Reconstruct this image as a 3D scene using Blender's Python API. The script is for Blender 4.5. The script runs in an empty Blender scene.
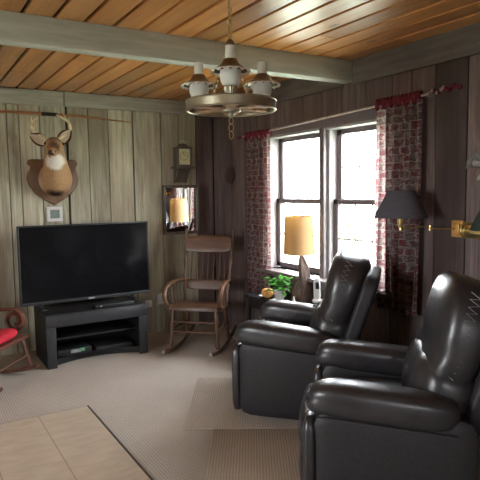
import bpy, bmesh, math, random
from mathutils import Vector, Matrix, Euler
random.seed(7)
scn = bpy.context.scene
COL = scn.collection
PI = math.pi
rad = math.radians

# ------------------------------------------------------------------ materials
class NT:
    def __init__(s, m):
        s.nt = m.node_tree; s.n = s.nt.nodes; s.l = s.nt.links
    def add(s, t, **kw):
        n = s.n.new(t)
        for k, v in kw.items():
            if hasattr(n, k): setattr(n, k, v)
            else: n.inputs[k].default_value = v
        return n
    def link(s, a, b): s.l.new(a, b)
    def math(s, op, a, b=None, c=None):
        n = s.n.new('ShaderNodeMath'); n.operation = op
        for i, v in enumerate((a, b, c)):
            if v is None: continue
            if hasattr(v, 'is_output'): s.l.new(v, n.inputs[i])
            else: n.inputs[i].default_value = v
        return n.outputs[0]
    def mix(s, fac, a, b, mode='MIX'):
        n = s.n.new('ShaderNodeMix'); n.data_type = 'RGBA'; n.blend_type = mode
        for sock, v in ((n.inputs[0], fac), (n.inputs[6], a), (n.inputs[7], b)):
            if hasattr(v, 'is_output'): s.l.new(v, sock)
            elif isinstance(v, (int, float)): sock.default_value = v
            else: sock.default_value = (*v, 1)
        return n.outputs[2]
    def ramp(s, fac, stops, interp='LINEAR'):
        n = s.n.new('ShaderNodeValToRGB'); cr = n.color_ramp; cr.interpolation = interp
        while len(cr.elements) < len(stops): cr.elements.new(0.5)
        for e, (p, c) in zip(cr.elements, stops):
            e.position = p; e.color = (*c, 1) if len(c) == 3 else c
        s.l.new(fac, n.inputs[0]); return n.outputs[0]
    def coords(s, scale=(1, 1, 1), island=False, rot=(0, 0, 0)):
        tc = s.n.new('ShaderNodeTexCoord')
        mp = s.n.new('ShaderNodeMapping'); mp.inputs['Scale'].default_value = scale
        mp.inputs['Rotation'].default_value = rot
        v = tc.outputs['Object']
        if island:
            g = s.n.new('ShaderNodeNewGeometry')
            a = s.n.new('ShaderNodeVectorMath'); a.operation = 'MULTIPLY_ADD'
            cm = s.n.new('ShaderNodeCombineXYZ')
            for i in range(3): s.l.new(g.outputs['Random Per Island'], cm.inputs[i])
            s.l.new(cm.outputs[0], a.inputs[0]); a.inputs[1].default_value = (17.3, 9.1, 31.7)
            s.l.new(v, a.inputs[2]); v = a.outputs[0]
        s.l.new(v, mp.inputs[0]); return mp.outputs[0]
    def noise(s, vec, scale=5, detail=4, rough=.55, dist=0):
        n = s.n.new('ShaderNodeTexNoise'); n.inputs['Scale'].default_value = scale
        n.inputs['Detail'].default_value = detail; n.inputs['Roughness'].default_value = rough
        n.inputs['Distortion'].default_value = dist
        s.l.new(vec, n.inputs['Vector']); return n.outputs['Fac']
    def island(s):
        return s.n.new('ShaderNodeNewGeometry').outputs['Random Per Island']
    def bump(s, h, strength=.3, dist=.01):
        n = s.n.new('ShaderNodeBump'); n.inputs['Strength'].default_value = strength
        n.inputs['Distance'].default_value = dist; s.l.new(h, n.inputs['Height'])
        s.l.new(n.outputs[0], s.b.inputs['Normal'])
    def col(s, c): s.l.new(c, s.b.inputs['Base Color'])

def mat(name, color=(.5, .5, .5), rough=.5, metal=0, spec=.5, coat=0, coat_rough=.1):
    m = bpy.data.materials.new(name); m.use_nodes = True
    t = NT(m); t.b = t.n['Principled BSDF']
    b = t.b
    b.inputs['Base Color'].default_value = (*color, 1); b.inputs['Roughness'].default_value = rough
    b.inputs['Metallic'].default_value = metal; b.inputs['Specular IOR Level'].default_value = spec
    b.inputs['Coat Weight'].default_value = coat; b.inputs['Coat Roughness'].default_value = coat_rough
    m['x'] = 0
    return m, t

def speckle(name, color, rough=.5, metal=0, var=.25, scale=30, coat=0, spec=.5, bump=0):
    m, t = mat(name, color, rough, metal, spec, coat)
    n = t.noise(t.coords(), scale, 4)
    lo = tuple(c * (1 - var) for c in color); hi = tuple(min(1, c * (1 + var)) for c in color)
    t.col(t.ramp(n, [(.3, lo), (.7, hi)]))
    if bump: t.bump(n, bump, .004)
    return m

def wood(name, dark, light, grain='Z', rough=.4, coat=0, island=False, stretch=14, bump=.15, spread=.25, spec=.5):
    m, t = mat(name, light, rough, 0, spec, coat)
    sc = {'X': (.9, stretch, stretch), 'Y': (stretch, .9, stretch), 'Z': (stretch, stretch, .9)}[grain]
    v = t.coords(sc, island)
    n = t.noise(v, 2.2, 6, .62, .35)
    c = t.ramp(n, [(.28, dark), (.72, light)])
    if island:
        k = t.math('MULTIPLY_ADD', t.island(), 2 * spread, 1 - spread)
        kc = t.n.new('ShaderNodeCombineColor')
        for i in range(3): t.link(k, kc.inputs[i])
        c = t.mix(1, c, kc.outputs[0], 'MULTIPLY')
    t.col(c)
    if bump: t.bump(n, bump, .004)
    return m

def barn(name, tones, tint, island=True):
    """weathered vertical barn boards: streaks, stains, darker knots"""
    m, t = mat(name, tones[1], .82, 0, .25)
    v = t.coords((16, 16, .7), island)
    n = t.noise(v, 2.0, 8, .68, .5)
    c = t.ramp(n, [(.25, tones[0]), (.5, tones[1]), (.78, tones[2])])
    st = t.noise(t.coords((5, 5, 1.1), island), 1.6, 5, .6, .8)
    c = t.mix(t.ramp(st, [(.50, (0, 0, 0)), (.68, (.75, .75, .75))]), c, tint)
    pat = t.noise(t.coords((2.4, 2.4, .5), island), 1.1, 3)
    c = t.mix(t.ramp(pat, [(.45, (0, 0, 0)), (.62, (.75, .75, .75))]), c, tuple(x * y for x, y in zip(tones[1], (.60, .52, .50))))
    k = t.math('MULTIPLY_ADD', t.island(), .5, .72)
    kc = t.n.new('ShaderNodeCombineColor')
    for i in range(3): t.link(k, kc.inputs[i])
    c = t.mix(1, c, kc.outputs[0], 'MULTIPLY')
    t.col(c); t.bump(n, .5, .006)
    return m

def cloth_trans(name, colsock_fn, trans=.3, rough=.9):
    m = bpy.data.materials.new(name); m.use_nodes = True
    t = NT(m); t.n.remove(t.n['Principled BSDF'])
    d = t.add('ShaderNodeBsdfDiffuse'); tr = t.add('ShaderNodeBsdfTranslucent'); mx = t.add('ShaderNodeMixShader')
    mx.inputs[0].default_value = trans
    c, c2 = colsock_fn(t)
    t.link(c, d.inputs[0]); t.link(c2, tr.inputs[0])
    t.link(d.outputs[0], mx.inputs[1]); t.link(tr.outputs[0], mx.inputs[2])
    t.link(mx.outputs[0], t.n['Material Output'].inputs[0])
    return m

M = {}
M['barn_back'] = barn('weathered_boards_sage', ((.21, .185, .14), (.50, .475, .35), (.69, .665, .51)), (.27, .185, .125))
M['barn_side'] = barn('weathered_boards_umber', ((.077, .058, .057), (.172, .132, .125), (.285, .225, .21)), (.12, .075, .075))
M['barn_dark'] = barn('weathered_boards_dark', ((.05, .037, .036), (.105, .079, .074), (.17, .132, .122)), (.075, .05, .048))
M['gap'] = speckle('dark_gap', (.035, .028, .024), .9)
M['beam'] = wood('grey_beam', (.36, .365, .315), (.56, .565, .49), 'X', .7, stretch=9, bump=.25)
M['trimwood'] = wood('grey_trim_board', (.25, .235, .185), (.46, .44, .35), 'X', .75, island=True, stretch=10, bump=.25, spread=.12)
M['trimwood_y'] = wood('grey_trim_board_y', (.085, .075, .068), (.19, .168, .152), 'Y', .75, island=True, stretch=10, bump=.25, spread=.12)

def ceil_mat():
    m, t = mat('varnished_pine', (.5, .25, .08), .34, 0, .5, .5, .30)
    n = t.noise(t.coords((15, .8, 15), True), 1.5, 6, .6, .6)
    c = t.ramp(n, [(.3, (.46, .165, .035)), (.7, (.70, .325, .085))])
    vo = t.n.new('ShaderNodeTexVoronoi'); vo.inputs['Scale'].default_value = 1
    t.link(t.coords((6, 2.1, 6), True), vo.inputs['Vector'])
    k = t.ramp(vo.outputs['Distance'], [(.05, (1, 1, 1)), (.13, (0, 0, 0))])
    c = t.mix(k, c, (.16, .06, .02))
    f = t.math('MULTIPLY_ADD', t.island(), .5, .72)
    kc = t.n.new('ShaderNodeCombineColor')
    for i in range(3): t.link(f, kc.inputs[i])
    t.col(t.mix(1, c, kc.outputs[0], 'MULTIPLY')); t.bump(n, .08, .003)
    return m
M['ceil'] = ceil_mat()

def carpet(name, base, angle, period=.017, var=.14):
    m, t = mat(name, base, .95, 0, .1)
    v = t.coords((1, 1, 1), rot=(0, 0, angle))
    w = t.n.new('ShaderNodeTexWave'); w.bands_direction = 'X'; w.inputs['Scale'].default_value = 2 * PI / (20 * period)
    w.inputs['Distortion'].default_value = 2.2; w.inputs['Detail'].default_value = 2; w.inputs['Detail Scale'].default_value = 6
    t.link(v, w.inputs['Vector'])
    n = t.noise(t.coords(), 120, 3, .7)
    big = t.noise(t.coords(), 2.2, 4)
    h = t.math('MULTIPLY_ADD', w.outputs['Fac'], .55, t.math('MULTIPLY', n, .6))
    lo = tuple(c * (1 - var * 1.7) for c in base); hi = tuple(min(1, c * (1 + var)) for c in base)
    c = t.ramp(h, [(.2, lo), (.85, hi)])
    c = t.mix(t.ramp(big, [(.35, (0, 0, 0)), (.75, (.22, .22, .22))]), c, tuple(x * .6 for x in base))
    t.col(c); t.bump(h, .6, .006)
    return m
M['carpet'] = carpet('ribbed_carpet', (.44, .38, .325), 0)
M['rug'] = carpet('ribbed_rug', (.40, .335, .28), 0, .016, .1)
M['rug2'] = carpet('ribbed_rug_tan', (.385, .315, .25), 0, .016, .1)

def tile_mat():
    m, t = mat('beige_floor_tile', (.5, .4, .29), .45, 0, .4)
    br = t.n.new('ShaderNodeTexBrick'); br.offset = 0; br.squash = 1
    br.inputs['Scale'].default_value = 1; br.inputs['Brick Width'].default_value = .328; br.inputs['Row Height'].default_value = 1.164
    br.inputs['Mortar Size'].default_value = .0035; br.inputs['Mortar Smooth'].default_value = .2
    tc = t.coords(); mp = t.n.new('ShaderNodeMapping'); mp.inputs['Location'].default_value = (1.921 + .328 * 8, 1.642 + 1.164 * 6, 0)
    t.link(tc, mp.inputs[0]); t.link(mp.outputs[0], br.inputs['Vector'])
    n = t.noise(t.coords((2, 5, 1)), 3, 6, .6, .4)
    c = t.ramp(n, [(.3, (.41, .325, .24)), (.7, (.51, .415, .315))])
    t.col(t.mix(br.outputs['Fac'], c, (.30, .21, .13)))
    return m
M['tile'] = tile_mat()

def leather(name, base):
    m, t = mat(name, base, .36, 0, .6, .25, .22)
    v = t.coords()
    n1 = t.noise(v, 7, 3, .5, .8); n2 = t.noise(v, 140, 3, .6)
    h = t.math('MULTIPLY_ADD', n1, .9, t.math('MULTIPLY', n2, .12))
    t.col(t.ramp(n1, [(.3, tuple(c * .75 for c in base)), (.75, tuple(c * 1.3 for c in base))]))
    t.link(t.ramp(n2, [(.3, (.30, .30, .30)), (.7, (.42, .42, .42))]), t.b.inputs['Roughness'])
    t.bump(h, .22, .02)
    return m
M['leather'] = leather('dark_leather', (.027, .0245, .027))
M['leather_side'] = speckle('dark_leather_panel', (.027, .0245, .0265), .5, 0, .2, 60, 0, .35, .15)
M['thread'] = speckle('pale_thread', (.42, .40, .40), .7)
M['black'] = speckle('black_plastic', (.012, .012, .013), .45)
M['blackwood'] = wood('black_ash', (.007, .0065, .007), (.016, .015, .016), 'X', .5, bump=.1)
M['blackedge'] = speckle('charcoal_edge', (.026, .026, .029), .45)
M['screen'] = speckle('tv_screen_glass', (.006, .006, .007), .12, 0, .1, 3)
M['grey'] = speckle('grey_mark', (.55, .55, .56), .4)
M['white'] = speckle('white_plastic', (.72, .70, .66), .45, var=.05)
M['chairwood'] = wood('worn_oak', (.06, .027, .015), (.16, .08, .043), 'Z', .38, stretch=20)
M['chairwood_x'] = wood('worn_oak_rail', (.06, .026, .014), (.155, .073, .038), 'X', .38, stretch=20)
M['cherry'] = wood('dark_cherry', (.075, .028, .018), (.17, .066, .04), 'X', .28, coat=.4, stretch=16)
M['red'] = speckle('red_cloth', (.52, .012, .03), .85, bump=.3, scale=60)
M['brass'] = speckle('aged_brass', (.43, .38, .285), .40, .85, .18, 14)
M['brass_br'] = speckle('bright_brass', (.92, .70, .30), .24, .9, .1, 14)
M['bronze'] = speckle('bronze_shade', (.21, .15, .10), .33, .9, .25, 20)
M['copper'] = speckle('copper_chain', (.62, .47, .28), .35, .9, .15, 30)
M['copperplate'] = speckle('copper_plate', (.66, .44, .30), .42, .7, .15, 24)
M['plaque'] = wood('oak_plaque', (.11, .052, .024), (.22, .115, .052), 'Z', .45, stretch=10)
M['antler'] = speckle('antler', (.74, .64, .42), .5, bump=.3)
M['eye'] = speckle('black_eye', (.01, .008, .006), .08)
M['nose'] = speckle('dark_nose', (.035, .024, .02), .4)
def fur(name, a, b):
    m, t = mat(name, b, .9, 0, .15)
    n = t.noise(t.coords((60, 60, 14)), 2, 5, .65, .4); n2 = t.noise(t.coords(), 8, 3)
    c = t.ramp(n, [(.3, a), (.7, b)])
    c = t.mix(t.ramp(n2, [(.4, (0, 0, 0)), (.7, (.4, .4, .4))]), c, tuple(x * .7 for x in b))
    t.col(c); t.bump(n, .5, .006); return m
M['fur'] = fur('deer_fur', (.235, .135, .068), (.40, .25, .135))
M['fur_dark'] = fur('deer_fur_dark', (.09, .05, .03), (.17, .095, .055))
M['fur_white'] = fur('deer_fur_white', (.55, .50, .42), (.80, .76, .68))
def deer_head_mat():
    m, t = mat('deer_head_fur', (.4, .25, .13), .9, 0, .15)
    n = t.noise(t.coords((60, 60, 14)), 2, 5, .65, .4); n2 = t.noise(t.coords(), 9, 3)
    c = t.ramp(n, [(.3, (.31, .175, .085)), (.7, (.54, .34, .185))])
    tc = t.n.new('ShaderNodeTexCoord')
    nv = t.noise(t.coords(), 26, 3)
    def blob(cen, r, soft, color, c, sc=(1, 1, 1)):
        mp = t.n.new('ShaderNodeVectorMath'); mp.operation = 'SUBTRACT'; t.link(tc.outputs['Object'], mp.inputs[0]); mp.inputs[1].default_value = cen
        ms = t.n.new('ShaderNodeVectorMath'); ms.operation = 'MULTIPLY'; t.link(mp.outputs[0], ms.inputs[0]); ms.inputs[1].default_value = sc
        ln = t.n.new('ShaderNodeVectorMath'); ln.operation = 'LENGTH'; t.link(ms.outputs[0], ln.inputs[0])
        d = t.math('MULTIPLY_ADD', nv, .05, ln.outputs['Value']); d = t.math('SUBTRACT', d, .025)
        f = t.ramp(d, [(max(0, r - soft), (1, 1, 1)), (r + soft, (0, 0, 0))])
        return t.mix(f, c, color)
    c = blob((-.15, -.13, -.02), .05, .035, (.52, .40, .27), c); c = blob((.13, -.13, -.03), .05, .035, (.52, .40, .27), c)
    c = blob((-.02, -.17, -.10), .07, .02, (.055, .032, .022), c)
    c = blob((-.06, -.36, .355), .07, .03, (.17, .085, .05), c, (1, .7, 1.2))
    c = blob((-.085, -.50, .285), .045, .02, (.12, .07, .045), c, (1, .6, 1))
    c = blob((-.05, -.345, .165), .078, .016, (.78, .74, .66), c, (1, .8, 1.1))
    c = blob((-.10, -.545, .175), .036, .010, (.76, .72, .64), c)
    t.col(c); t.bump(n, .5, .006); return m
M['deerhead'] = deer_head_mat()
M['ear'] = fur('ear_inside', (.52, .42, .32), (.72, .62, .50))
M['stick'] = wood('orange_rod', (.34, .13, .045), (.50, .23, .09), 'X', .4)
M['clockwood'] = wood('grey_brown_case', (.085, .07, .055), (.17, .145, .115), 'Z', .5)
M['dial'] = speckle('cream_dial', (.74, .74, .50), .4, var=.06)
M['gold'] = speckle('gold_ring', (.72, .60, .22), .35, .6, .1)
M['mirrorframe'] = wood('mirror_frame_wood', (.075, .055, .042), (.15, .115, .09), 'Z', .5)
M['mirror'] = mat('mirror_silver', (.85, .86, .84), .03, 1)[0]
M['sash'] = speckle('taupe_sash_paint', (.17, .14, .145), .5, var=.08)
M['jamb'] = speckle('pale_jamb_paint', (.36, .335, .335), .55, var=.06)
M['muntin'] = speckle('grey_muntin', (.42, .40, .42), .5, var=.04)
M['sill'] = wood('glossy_sill', (.15, .125, .12), (.26, .22, .205), 'Y', .25)
M['plainwall'] = speckle('plain_plaster', (.44, .41, .36), .9, var=.05, scale=4)
M['drift'] = wood('driftwood', (.055, .036, .028), (.20, .13, .10), 'Z', .7, stretch=22, bump=.6)
M['pumpkin'] = speckle('orange_gourd', (.70, .33, .10), .5, var=.15, scale=14)
M['stem'] = speckle('dry_stem', (.14, .10, .05), .8)
M['pot'] = speckle('white_pot', (.62, .62, .58), .4, var=.05)
M['soil'] = speckle('soil', (.03, .022, .016), .95)
def leaf_c(t):
    n = t.noise(t.coords(), 22, 3)
    return t.ramp(n, [(.35, (.05, .16, .035)), (.7, (.14, .40, .08))]), t.ramp(n, [(.35, (.10, .35, .05)), (.7, (.24, .62, .10))])
M['leaf'] = cloth_trans('green_leaf', leaf_c, .45)
def outleaf_c(t):
    n = t.noise(t.coords(), 6, 3)
    return t.ramp(n, [(.35, (.10, .16, .08)), (.7, (.24, .32, .18))]), t.ramp(n, [(.35, (.12, .2, .08)), (.7, (.2, .3, .1))])
M['outleaf'] = cloth_trans('shrub_leaf', outleaf_c, .3)
def shade_c(t):
    n = t.noise(t.coords((2, 2, 30)), 20, 3)
    return t.ramp(n, [(.3, (.46, .30, .17)), (.7, (.55, .375, .22))]), t.ramp(n, [(.3, (.74, .54, .22)), (.7, (.82, .62, .28))])
M['lampshade'] = cloth_trans('tan_linen_shade', shade_c, .42)
def gshade_c(t):
    n = t.noise(t.coords((2, 2, 30)), 12, 3)
    return t.ramp(n, [(.3, (.105, .10, .12)), (.7, (.135, .13, .152))]), t.ramp(n, [(.3, (.05, .05, .06)), (.7, (.06, .06, .07))])
M['slateshade'] = cloth_trans('slate_shade', gshade_c, .15)
def gr_c(t):
    n = t.noise(t.coords((2, 2, 30)), 12, 3)
    return t.ramp(n, [(.3, (.05, .068, .06)), (.7, (.07, .092, .082))]), t.ramp(n, [(.3, (.05, .06, .05)), (.7, (.06, .07, .06))])
M['greenshade'] = cloth_trans('green_shade', gr_c, .15)
def milk_c(t):
    n = t.noise(t.coords(), 30, 2)
    c = t.ramp(n, [(.3, (.93, .93, .90)), (.7, (.96, .96, .93))]); return c, c
M['milk'] = cloth_trans('milk_glass', milk_c, .3)
def glassmat():
    m = bpy.data.materials.new('window_glass'); m.use_nodes = True
    t = NT(m); t.n.remove(t.n['Principled BSDF'])
    tr = t.add('ShaderNodeBsdfTransparent'); g = t.add('ShaderNodeBsdfGlossy'); g.inputs['Roughness'].default_value = .02
    mx = t.add('ShaderNodeMixShader'); mx.inputs[0].default_value = .05
    t.link(tr.outputs[0], mx.inputs[1]); t.link(g.outputs[0], mx.inputs[2])
    t.link(mx.outputs[0], t.n['Material Output'].inputs[0]); return m
M['glass'] = glassmat()
def curtain_c(t):
    tc = t.n.new('ShaderNodeTexCoord'); uv = tc.outputs['UV']
    wn = t.n.new('ShaderNodeTexNoise'); wn.inputs['Scale'].default_value = 18; wn.inputs['Detail'].default_value = 2; t.link(uv, wn.inputs['Vector'])
    wv = t.n.new('ShaderNodeVectorMath'); wv.operation = 'MULTIPLY_ADD'; wv.inputs[1].default_value = (.026, .034, 0)
    t.link(wn.outputs['Color'], wv.inputs[0]); t.link(uv, wv.inputs[2])
    br = t.n.new('ShaderNodeTexBrick'); br.offset = .5; br.offset_frequency = 3
    br.inputs['Scale'].default_value = 1; br.inputs['Brick Width'].default_value = .046; br.inputs['Row Height'].default_value = .052
    br.inputs['Mortar Size'].default_value = .005; br.inputs['Mortar Smooth'].default_value = .5; br.inputs['Bias'].default_value = -.05
    br.inputs['Color1'].default_value = (.24, .07, .08, 1); br.inputs['Color2'].default_value = (.14, .11, .11, 1)
    br.inputs['Mortar'].default_value = (.46, .40, .36, 1)
    t.link(wv.outputs[0], br.inputs['Vector'])
    n = t.noise(uv, 30, 4, .6, 1.0)
    c = t.mix(t.ramp(n, [(.45, (0, 0, 0)), (.58, (.85, .85, .85))]), br.outputs['Color'], (.30, .255, .235))
    n2 = t.noise(uv, 52, 2)
    c = t.mix(t.ramp(n2, [(.54, (0, 0, 0)), (.62, (.8, .8, .8))]), c, (.20, .065, .07))
    return c, c
M['curtain'] = cloth_trans('patterned_curtain', curtain_c, .5)
def ruf_c(t):
    n = t.noise(t.coords(), 25, 3)
    c = t.ramp(n, [(.35, (.13, .022, .036)), (.7, (.26, .055, .075))]); return c, c
M['ruffle'] = cloth_trans('red_ruffle', ruf_c, .2)
M['bead'] = speckle('pale_bead', (.45, .36, .34), .4)
M['grass'] = speckle('pale_lawn', (.42, .46, .34), .95, var=.2, scale=3)
M['feather'] = speckle('grey_feather', (.16, .16, .155), .8, var=.6, scale=22)
M['feather_w'] = speckle('pale_feather', (.30, .30, .285), .8, var=.2, scale=30)
M['branch'] = speckle('pale_branch', (.40, .36, .32), .8, bump=.4)
M['led'] = speckle('green_label', (.10, .34, .16), .4)
M['labelw'] = speckle('pale_label', (.22, .24, .23), .4)
M['plateor'] = speckle('orange_brass_plate', (.72, .40, .12), .40, .6, .15, 20)
M['lcd'] = speckle('grey_green_display', (.20, .25, .21), .3, var=.1)
M['paper'] = speckle('white_paper', (.66, .67, .68), .6, var=.04)
M['darkplate'] = speckle('dark_wood_plate', (.075, .045, .04), .55, var=.3, scale=10)

# ------------------------------------------------------------------ mesh builder
def V(*a): return Vector(a)
class MB:
    def __init__(s):
        s.bm = bmesh.new(); s.uv = s.bm.loops.layers.uv.new('UVMap'); s.mi = 0
    def _merge(s, src, mtx=None):
        if mtx is not None: src.transform(mtx)
        vm = {}
        for v in src.verts: vm[v] = s.bm.verts.new(v.co)
        for f in src.faces:
            try: nf = s.bm.faces.new([vm[v] for v in f.verts]); nf.material_index = s.mi
            except ValueError: pass
        src.free(); return s
    def box(s, c, d, bevel=0, rot=None, seg=2):
        b = bmesh.new(); bmesh.ops.create_cube(b, size=1)
        b.transform(Matrix.Diagonal((*d, 1)))
        if bevel: bmesh.ops.bevel(b, geom=b.edges[:], offset=min(bevel, min(d) * .45), segments=seg, affect='EDGES', profile=.5)
        m = Matrix.Translation(c)
        if rot: m = m @ Euler(rot).to_matrix().to_4x4()
        return s._merge(b, m)
    def soft(s, c, d, k=5, n=8, rot=None, fn=None):
        """pillow shaped box of full size d; fn deforms a point given in -1..1 units"""
        b = bmesh.new(); bmesh.ops.create_cube(b, size=2)
        bmesh.ops.subdivide_edges(b, edges=b.edges[:], cuts=n - 1, use_grid_fill=True)
        for v in b.verts:
            x, y, z = v.co
            q = (abs(x) ** k + abs(y) ** k + abs(z) ** k) ** (1 / k)
            p = Vector((x / q, y / q, z / q))
            base = Vector((p.x * d[0] / 2, p.y * d[1] / 2, p.z * d[2] / 2))
            v.co = fn(p, base) if fn else base
        m = Matrix.Translation(c)
        if rot: m = m @ Euler(rot).to_matrix().to_4x4()
        return s._merge(b, m)
    def rings(s, rings, cap=True, closed=False):
        vs = [[s.bm.verts.new(p) for p in r] for r in rings]
        n = len(vs[0]); R = range(len(vs)) if closed else range(len(vs) - 1)
        for i in R:
            a, b = vs[i], vs[(i + 1) % len(vs)]
            for j in range(n):
                try: s.bm.faces.new((a[j], a[(j + 1) % n], b[(j + 1) % n], b[j])).material_index = s.mi
                except ValueError: pass
        if cap and not closed:
            for r, rev in ((vs[0], True), (vs[-1], False)):
                try: s.bm.faces.new(r[::-1] if rev else r).material_index = s.mi
                except ValueError: pass
        return s
    def tube(s, pts, r, n=8, cap=True, closed=False, flat=1.0, up=None):
        pts = [Vector(p) for p in pts]; N = len(pts)
        rr = r if isinstance(r, (list, tuple)) else [r] * N
        tg = []
        for i in range(N):
            if closed: t = pts[(i + 1) % N] - pts[i - 1]
            else: t = pts[min(i + 1, N - 1)] - pts[max(i - 1, 0)]
            tg.append(t.normalized())
        u = Vector(up) if up else (Vector((0, 0, 1)) if abs(tg[0].z) < .9 else Vector((1, 0, 0)))
        a = (u - tg[0] * u.dot(tg[0])).normalized(); out = []
        for i in range(N):
            a = (a - tg[i] * a.dot(tg[i])).normalized(); b = tg[i].cross(a)
            out.append([pts[i] + a * (rr[i] * math.cos(2 * PI * k / n)) + b * (rr[i] * flat * math.sin(2 * PI * k / n)) for k in range(n)])
        return s.rings(out, cap, closed)
    def cyl(s, p0, p1, r0, r1=None, n=14):
        return s.tube([p0, p1], [r0, r0 if r1 is None else r1], n)
    def lathe(s, prof, c=(0, 0, 0), n=24, mtx=None, cap=True):
        m = mtx or Matrix.Translation(c)
        rs = [[m @ Vector((max(r, 1e-4) * math.cos(2 * PI * k / n), max(r, 1e-4) * math.sin(2 * PI * k / n), z)) for k in range(n)] for r, z in prof]
        return s.rings(rs, cap)
    def prism(s, poly, mtx, depth, bevel=0):
        """poly in local xy extruded along local +z by depth, placed by mtx"""
        b = bmesh.new()
        lo = [b.verts.new((x, y, 0)) for x, y in poly]; hi = [b.verts.new((x, y, depth)) for x, y in poly]
        n = len(poly)
        b.faces.new(lo[::-1]); top = b.faces.new(hi)
        for i in range(n): b.faces.new((lo[i], lo[(i + 1) % n], hi[(i + 1) % n], hi[i]))
        if bevel: bmesh.ops.bevel(b, geom=list(top.edges), offset=bevel, segments=2, affect='EDGES', profile=.5)
        return s._merge(b, mtx)
    def torus(s, c, R, r, nu=16, nv=6, mtx=None, sx=1, sy=1):
        m = (Matrix.Translation(c) @ mtx) if mtx else Matrix.Translation(c)
        pts = [m @ Vector((R * sx * math.cos(2 * PI * i / nu), R * sy * math.sin(2 * PI * i / nu), 0)) for i in range(nu)]
        return s.tube(pts, r, nv, closed=True)
    def build(s, name, mats, parent=None, loc=None, rot=None, sharp=35, subsurf=0, flat=False):
        me = bpy.data.meshes.new(name)
        bmesh.ops.recalc_face_normals(s.bm, faces=s.bm.faces[:])
        s.bm.to_mesh(me); s.bm.free()
        for m in (mats if isinstance(mats, (list, tuple)) else [mats]): me.materials.append(m)
        if not flat:
            for p in me.polygons: p.use_smooth = True
            if sharp and not subsurf: me.set_sharp_from_angle(angle=rad(sharp))
        o = bpy.data.objects.new(name, me); COL.objects.link(o)
        if loc: o.location = loc
        if rot: o.rotation_euler = rot
        if parent: o.parent = parent
        if subsurf:
            md = o.modifiers.new('smooth', 'SUBSURF'); md.levels = subsurf; md.render_levels = subsurf
        return o

def tag(o, label, cat, group=None):
    o['label'] = label; o['category'] = cat
    if group: o['group'] = group
    return o
def empty(name, loc, rz=0, label=None, cat=None, group=None):
    o = bpy.data.objects.new(name, None); COL.objects.link(o)
    o.location = loc; o.rotation_euler = (0, 0, rz); o.empty_display_size = .05
    return tag(o, label, cat, group)
def struct(o): o['kind'] = 'structure'; return o
def copy_tree(o, parent=None):
    c = o.copy(); COL.objects.link(c); c.parent = parent
    for ch in [x for x in bpy.data.objects if x.parent == o]: copy_tree(ch, c)
    return c
def smoothpath(pts, n=6):
    pts = [Vector(p) for p in pts]; out = []
    for i in range(len(pts) - 1):
        p0 = pts[max(i - 1, 0)]; p1 = pts[i]; p2 = pts[i + 1]; p3 = pts[min(i + 2, len(pts) - 1)]
        for k in range(n):
            t = k / n
            out.append(.5 * ((2 * p1) + (p2 - p0) * t + (2 * p0 - 5 * p1 + 4 * p2 - p3) * t * t + (3 * p1 - p0 - 3 * p2 + p3) * t ** 3))
    out.append(pts[-1]); return out
def lerp_list(a, n):
    out = []
    for i in range(n):
        f = i / (n - 1) * (len(a) - 1); k = min(int(f), len(a) - 2); out.append(a[k] + (a[k + 1] - a[k]) * (f - k))
    return out

# ------------------------------------------------------------------ the room
H = 2.44
XL, YR = -5.2, -8.2
b = MB(); b.box((XL / 2, YR / 2, -.05), (-XL + .3, -YR + .3, .1)); struct(b.build('floor', M['carpet']))
b = MB(); b.box(((-1.921 + XL) / 2, (-1.642 + YR) / 2, .0035), (-1.921 - XL, -1.642 - YR, .007)); struct(b.build('floor_tile', M['tile']))
b = MB(); b.box((-1.917, (-1.642 + YR) / 2, .005), (.010, -1.642 - YR, .010), .003); struct(b.build('trim_1', M['gap']))
b = MB(); b.box(((-1.921 + XL) / 2, -1.639, .003), (-1.921 - XL, .006, .006), .002); struct(b.build('trim_2', M['gap']))
# ceiling planks run away from the camera, parallel to the window wall
b = MB()
px = -.008
lines = []
x = -2.338
while x > XL - .2: x -= .1665
while x < .17:
    lines.append(x); x += .1665
for x0 in lines:
    # each run is two lengths of board butted at a random place
    cut = random.uniform(-5.5, -.6)
    for y0, y1 in ((YR, cut), (cut, 0)):
        b.box((x0 + .1665 / 2, (y0 + y1) / 2, H + .012), (.1665 - .019, y1 - y0 - .002, .024), .004, seg=1)
struct(b.build('ceiling', M['ceil']))
b = MB(); b.box((XL / 2, YR / 2, H + .07), (-XL + .3, -YR + .3, .08)); struct(b.build('ceiling_deck', M['gap']))

# back wall: vertical weathered boards over dark backing
bx = [XL, -4.9, -4.6, -4.35, -4.05, -3.8, -3.5, -3.25, -2.98, -2.72, -2.5, -2.3, -2.103, -2.0, -1.817, -1.579, -1.369, -1.169, -.918, -.613, -.206, 0.0]
b = MB()
for x0, x1 in zip(bx, bx[1:]):
    dy = random.uniform(0, .006)
    if abs(x1 + 1.579) < .01: dy = .004
    b.mi = 2 if x1 == 0.0 else 0  # last board by the corner takes darker tones, painting in the curtain's shade
    ga = .014 if abs(x0 + 1.579) < .01 else (.007 if abs(x0 + .918) < .01 else 0)
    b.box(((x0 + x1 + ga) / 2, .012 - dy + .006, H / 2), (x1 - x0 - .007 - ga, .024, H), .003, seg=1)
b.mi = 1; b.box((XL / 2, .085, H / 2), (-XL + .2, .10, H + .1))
struct(b.build('wall_back', [M['barn_back'], M['gap'], M['barn_side']]))
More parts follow.
